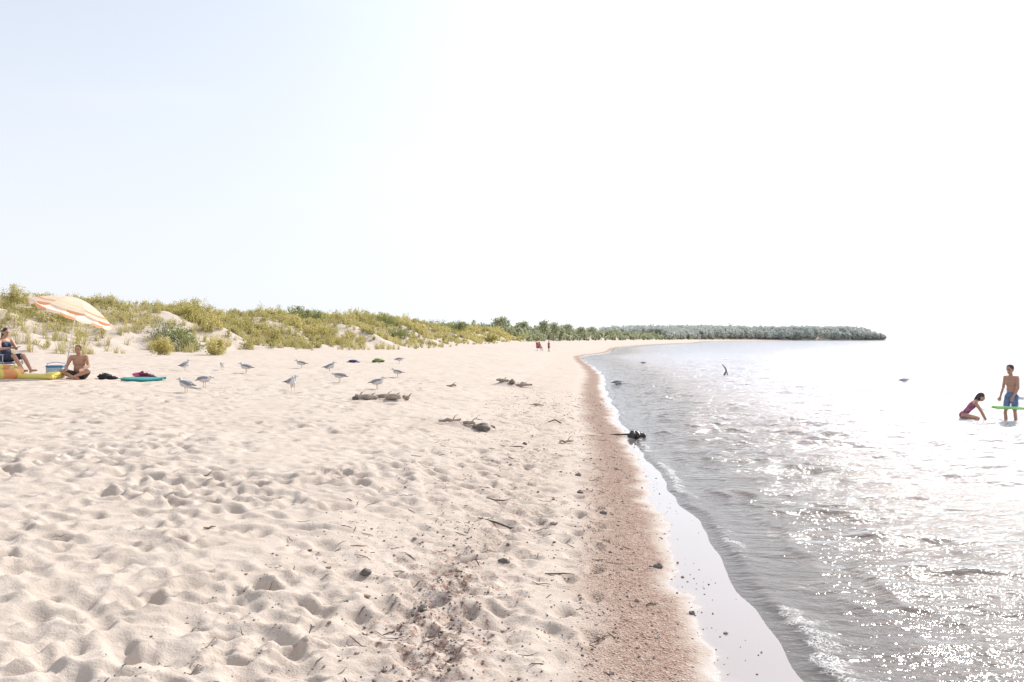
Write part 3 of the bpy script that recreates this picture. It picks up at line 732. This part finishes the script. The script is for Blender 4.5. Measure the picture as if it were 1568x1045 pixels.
# ------------------------------------------------------------ beach gear
def ob(f,name,mats,x,y,rz=0,dz=0):
    mb=MB();f(mb);return mb.obj(name,mats,(x,y,gz(x,y)+dz),rz)
YEL=simple('yellow_vinyl',(.78,.66,.16),.3,.06);ORG=simple('orange_vinyl',(.80,.32,.11),.3,.06);BLU=simple('blue_plastic',(.07,.19,.38),.35,.06);TEAL=simple('teal_foam',(.02,.27,.24),.5,.1)
ob(lambda m:m.torus((0,0,.16),.36,.15,m=0,stripe=1,rot=(.12,.1,0)),'inflatable_swim_ring',[ORG,YEL],-13.05,20.35,0,-.02)
def mattress(m):
    for i in range(5): m.path([(-.62+.02*(i%2),-.24+.12*i,.06),(-.3,-.24+.12*i,.07),(.3,-.24+.12*i,.07),(.62,-.24+.12*i,.06)],[.05,.066,.066,.05],n=12)
    m.box((.52,0,.13),(.24,.58,.12),m=0,bev=.3)
ob(mattress,'inflatable_mattress',[YEL],-12.35,20.55,.05,-.01)
def cooler(m):
    m.box((0,0,.13),(.42,.28,.27),m=0,bev=.1,taper=1.06);m.box((0,0,.285),(.46,.31,.06),m=1,bev=.12);m.path([(-.23,0,.2),(-.23,0,.36),(0,0,.40),(.23,0,.36),(.23,0,.2)],.009,m=1,n=6)
ob(cooler,'cooler_box',[simple('pale_blue_plastic',(.35,.50,.62),.4,.05),BLU],-12.42,21.7,.15)
def bag(m):
    m.blob((0,0,.06),(.20,.13,.09),amp=.5,fr=2.5,seed=3);m.blob((.2,-.05,.035),(.13,.08,.05),amp=.5,fr=3,seed=8);m.path([(-.1,0,.1),(-.05,-.05,.17),(.08,-.03,.15),(.12,0,.08)],.01,n=6)
ob(bag,'beach_bag',[simple('black_canvas',(.02,.02,.028),.8)],-10.98,21.5,.1)
def towel(m):
    m.blob((0,0,.07),(.24,.16,.11),m=0,amp=.6,fr=2.8,seed=5);m.blob((-.12,-.05,.12),(.13,.12,.06),m=1,amp=.6,fr=3,seed=6);m.blob((.17,.0,.05),(.16,.12,.06),m=2,amp=.6,fr=3,seed=7)
ob(towel,'towel_pile',[simple('maroon_towel',(.16,.02,.06),.9),simple('pink_towel',(.55,.10,.25),.9),NAVY],-10.15,21.9,.2)
def board(m):
    V=[];n=26;prof=[]
    for i in range(n):
        t=i/(n-1);x=-.54+1.08*t;wd=.26*min(1,(math.sin(math.pi*min(t*1.5+.22,1)**.8*.5)))*(1 if t<.8 else math.cos((t-.8)/.2*1.25)**.6)
        prof.append((x,max(wd,.03),.03+.05*max(0,t-.7)**1.2*3))
    for z0 in(-.028,.028):
        for x,wd,z in prof:
            V+=[(x,-wd,z+z0*.7),(x,-wd*.9,z+z0),(x,wd*.9,z+z0),(x,wd,z+z0*.7)]
    F=[]
    for i in range(n-1):
        for j in range(3):
            a=i*4+j;F.append((a,a+4,a+5,a+1));b=n*4+a;F.append((b,b+1,b+5,b+4))
        for j in(0,3):
            a=i*4+j;b=n*4+a;F.append((a,b,b+4,a+4) if j==0 else (a,a+4,b+4,b))
    for i in(0,n-1):
        a=i*4;F.append((a,a+1,a+2,a+3,n*4+a+3,n*4+a+2,n*4+a+1,n*4+a))
    m.add(V,F,0);m.path([(-.5,0,.06),(-.58,.06,.03),(-.7,.02,.02),(-.75,.1,.02)],.008,m=1,n=6)
o=ob(board,'bodyboard',[TEAL,GB],-9.72,21.0,.04,.02);o.rotation_euler=(.08,.03,.04)
def pile(seed):
    def f(m):
        m.blob((0,0,.06),(.20,.14,.10),m=0,amp=.6,fr=2.5,seed=seed);m.blob((.2,.02,.04),(.14,.10,.06),m=1,amp=.6,fr=3,seed=seed+1);m.blob((-.18,-.02,.03),(.12,.10,.05),m=1,amp=.6,fr=3,seed=seed+2)
    return f
ob(pile(11),'towel_pile',[simple('navy_towel',(.05,.05,.14),.9),simple('blue_towel',(.25,.28,.48),.9)],-7.6,38,.1,-.03)
ob(pile(15),'backpack',[simple('green_canvas',(.22,.34,.10),.8),simple('olive_canvas',(.16,.19,.08),.8)],-6.5,38.6,.3,.02)
DRY=simple('bleached_driftwood',(.36,.295,.24),.85,.35,14,bump=.6);WETW=simple('wet_driftwood',(.05,.04,.036),.35,.5,14,bump=.5);STONE=simple('beach_stone',(.17,.145,.125),.8,.4,9,bump=.6)
def chunk(L,r,sd):
    mb=MB();rg=random.Random(sd);n=6
    pts=[(-L/2+L*i/(n-1),rg.uniform(-.03,.03),rg.uniform(0,.04)) for i in range(n)]
    mb.path(pts,[r*(.55+.6*math.sin(math.pi*(i+.4)/(n))*rg.uniform(.8,1.2)) for i in range(n)],n=10)
    mb.path([pts[3],(pts[3][0]+.06,.05,.09),(pts[3][0]+.12,.04,.12)],[r*.4,r*.25,r*.1],n=6);return mb
for k,(x,y,L,r,a,dz) in enumerate([(-3.18,17.55,.42,.055,.15,.03),(-2.62,17.5,.36,.06,-.2,.03),(-2.85,17.75,.5,.04,.05,.05),(-3.42,17.8,.2,.05,.6,.02),(-2.35,17.7,.16,.05,-.7,.02),(-1.1,14.1,.4,.028,.2,.02),(-.75,13.9,.22,.03,-.3,.03),(.3,25.5,.7,.04,-.1,.02),(-.3,25.7,.4,.05,.2,.03),(.9,13.2,.25,.018,.3,.01),(-1.8,23.5,.3,.03,.1,.01),(.6,19.5,.35,.02,.2,.01)]):
    chunk(L,r,k+5).obj('driftwood_log',[DRY],(x,y,gz(x,y)+dz),a)
# weed-covered dark lump with a stick, lying at the swash line
mb=MB();mb.path([(-.46,.14,.035),(-.25,.08,.05),(.0,.0,.06),(.12,-.04,.05)],[.008,.013,.02,.02],n=9,m=0)
for bx_,by_,bz_,r_,sd_ in [(.08,-.02,.05,.10,2),(.17,-.09,.04,.085,4),(.02,-.06,.035,.07,6),(.22,-.02,.03,.06,8),(.12,.06,.035,.065,9)]:
    mb.blob((bx_,by_,bz_),(r_*1.1,r_*.9,r_*.7),m=0,amp=.8,fr=3,seed=sd_)
mb.obj('driftwood_branch',[WETW],(2.22,14.9,.0),0)
mb=MB();mb.path([(-.05,0,-.3),(0,0,.05),(.10,.02,.22),(.03,.02,.38),(-.12,.0,.55)],[.05,.045,.04,.03,.012],n=9);mb.path([(.08,.02,.2),(.14,.0,.1),(.17,0,.0)],[.03,.022,.02],n=7);mb.path([(.05,.02,.34),(.0,.05,.45)],[.018,.006],n=6)
mb.obj('driftwood_snag',[simple('grey_driftwood',(.12,.10,.09),.7,.3,14,bump=.5)],(10.75,40.3,0),0,1.05)
def stone(x,y,r,seed,mat=STONE,name='beach_stone',fl=.6):
    mb=MB();mb.blob((0,0,0),(r,r*.8,r*fl),amp=.45,fr=1.6,seed=seed,nu=18,nv=10);mb.obj(name,[mat],(x,y,gz(x,y)+r*fl*.25),seed)
for i,a in enumerate([(-.50,13.7,.13),(-.62,13.75,.07),(-.06,6.05,.045),(-1.0,5.45,.04),(1.17,6.35,.04),(.93,8.1,.035),(-3.45,17.65,.10),(.0,25.6,.13),(.35,25.8,.10),(-.35,14.1,.06),(-.55,4.9,.035),(.85,10.2,.04),(.78,9.1,.04),(1.2,5.3,.025),(.2,12.6,.04)]):
    stone(a[0],a[1],a[2],i+1)
pr=np.random.default_rng(21)
t_=(1+5**.5)/2
IV=np.array([(-1,t_,0),(1,t_,0),(-1,-t_,0),(1,-t_,0),(0,-1,t_),(0,1,t_),(0,-1,-t_),(0,1,-t_),(t_,0,-1),(t_,0,1),(-t_,0,-1),(-t_,0,1)])/1.902
IF=np.array([(0,11,5),(0,5,1),(0,1,7),(0,7,10),(0,10,11),(1,5,9),(5,11,4),(11,10,2),(10,7,6),(7,1,8),(3,9,4),(3,4,2),(3,2,6),(3,6,8),(3,8,9),(4,9,5),(2,4,11),(6,2,10),(8,6,7),(9,8,1)])
n=7500
yy=2.5*(26/2.5)**pr.random(n);sel=pr.random(n)
sv=np.where(sel<.58,pr.normal(.5,.26,n),np.where(sel<.97,pr.uniform(.9,3.0,n),pr.normal(-.12,.12,n)))
lm=pr.random(n)<.18
xx=shore(yy)-sv
k_=lm;yy[k_]=pr.choice([5.3,4.4,6.4,4.8,3.9],k_.sum())+pr.normal(0,.4,k_.sum());xx[k_]=-.42+pr.normal(0,.18,k_.sum())
rad=pr.lognormal(math.log(.0048),.42,n)*(1+yy*.03)
i_=np.clip(np.searchsorted(ys,yy),1,len(ys)-1);u_=xx/(yy+4);j_=np.clip(np.searchsorted(us,u_),1,len(us)-1)
zz=Z[i_,j_]
Vp=(IV[None]*(rad[:,None,None]*pr.uniform(.6,1.3,(n,1,3))*np.array([1,1,.6]))+pr.normal(size=(n,12,3))*rad[:,None,None]*.12)+np.stack([xx,yy,zz+rad*.25],1)[:,None,:]
Fp=(IF[None]+12*np.arange(n)[:,None,None]).reshape(-1,3)
PEB,nt,out=newmat('pebble');a=N(nt,'ShaderNodeAttribute',attribute_name='tint');r=ramp(nt,[(0,(.05,.035,.035)),(.4,(.20,.13,.10)),(.8,(.36,.26,.21)),(1,(.48,.41,.36))]);nt.links.new(a.outputs['Fac'],r.inputs[0]);p=N(nt,'ShaderNodeBsdfPrincipled');p.inputs['Roughness'].default_value=.7;nt.links.new(r.outputs[0],p.inputs['Base Color']);nt.links.new(p.outputs[0],out.inputs[0])
mesh_np('beach_pebbles',Vp.reshape(-1,3),Fp,[PEB],smooth=False,attrs={'tint':np.repeat(pr.random(n),12)})
mb=MB()
def zt(x,y):
    i=min(np.searchsorted(ys,y),len(ys)-1);j=min(np.searchsorted(us,x/(y+4)),len(us)-1);return float(Z[i,j])
def twig(x,y,l,a,r):
    c,s_=math.cos(a),math.sin(a);P=[]
    for t in(-.5,-.15,.2,.5):
        px_,py_=x+c*l*t+pr.normal(0,l*.04),y+s_*l*t+pr.normal(0,l*.04);P.append((px_,py_,zt(px_,py_)+r*.6+pr.uniform(0,.01)))
    mb.path(P,[r*.6,r,r*.9,r*.4],n=5)
for i in range(330):
    y=2.8*(24/2.8)**pr.random();x=float(shore(y))-(pr.uniform(.3,3) if pr.random()<.88 else pr.uniform(3,9))
    twig(x,y,pr.uniform(.03,.12)*(1+y*.04),pr.uniform(0,6.28),pr.uniform(.0016,.0035)*(1+y*.03))
for a in [(-.08,7.25,.42,-.25,.010),(.93,16,.4,.1,.016),(-.15,8.2,.25,.3,.008),(.95,5.4,.12,.6,.006),(.1,10.8,.3,-.2,.01),(-2.35,6.2,.12,1.2,.008),(.35,5.9,.2,.3,.006),(.05,12.2,.35,0,.01),(-3.2,8.3,.18,.9,.008)]: twig(*a)
mb.obj('driftwood_twigs',[simple('twig_dark',(.11,.08,.065),.85,.4,20)])

# ------------------------------------------------------------ light, sky
el=math.radians(38);az=math.radians(36)
sd=Vector((math.sin(az)*math.cos(el),math.cos(az)*math.cos(el),math.sin(el)))
sl=bpy.data.lights.new('sun','SUN');sl.energy=5;sl.angle=math.radians(.5);sl.color=(1,.95,.89)
so=bpy.data.objects.new('sun',sl);COL.objects.link(so);so.rotation_euler=sd.to_track_quat('Z','Y').to_euler()
w_=bpy.data.worlds.new('World');scene.world=w_;w_.use_nodes=True;nt=w_.node_tree
bg=nt.nodes['Background'];sk=nt.nodes.new('ShaderNodeTexSky');sk.sky_type='NISHITA';sk.sun_disc=False;sk.sun_elevation=el;sk.sun_rotation=az
sk.altitude=0;sk.air_density=1.0;sk.dust_density=.8;sk.ozone_density=1.5
tc=nt.nodes.new('ShaderNodeTexCoord');sx=nt.nodes.new('ShaderNodeSeparateXYZ');nt.links.new(tc.outputs['Generated'],sx.inputs[0])
vm=nt.nodes.new('ShaderNodeVectorMath');vm.operation='DOT_PRODUCT';nt.links.new(tc.outputs['Generated'],vm.inputs[0]);vm.inputs[1].default_value=tuple(sd)
lobe=math_(nt,'POWER',math_(nt,'MAXIMUM',vm.outputs['Value'],0.0),5.5)
hz=N2R(nt,sx.outputs['Z'],0.0,.60,.95,.52)
mp=nt.nodes.new('ShaderNodeMapping');mp.inputs['Scale'].default_value=(2,2,9);nt.links.new(tc.outputs['Generated'],mp.inputs[0])
cn=nt.nodes.new('ShaderNodeTexNoise');cn.inputs['Scale'].default_value=1.6;cn.inputs['Detail'].default_value=6;nt.links.new(mp.outputs[0],cn.inputs['Vector'])
wisp=N2R(nt,cn.outputs['Fac'],.5,.75,0,.05)
fac=math_(nt,'MINIMUM',math_(nt,'ADD',math_(nt,'ADD',hz,wisp),math_(nt,'MULTIPLY',lobe,.35)),.97)
gain=math_(nt,'ADD',1.0,math_(nt,'MULTIPLY',lobe,.95))
vs_=nt.nodes.new('ShaderNodeVectorMath');vs_.operation='SCALE';vs_.inputs[0].default_value=(6.2,6.42,6.85);nt.links.new(gain,vs_.inputs['Scale'])
col=mixc(nt,fac,sk.outputs[0],vs_.outputs[0])
nt.links.new(col,bg.inputs[0]);bg.inputs[1].default_value=.15
# ------------------------------------------------------------ camera
cd=bpy.data.cameras.new('camera');cd.sensor_width=36;cd.lens=28;cd.clip_end=20000;cd.clip_start=.05
co=bpy.data.objects.new('camera',cd);COL.objects.link(co);co.location=(0,0,1.85);co.rotation_euler=(math.radians(90-.16),0,0)
scene.camera=co
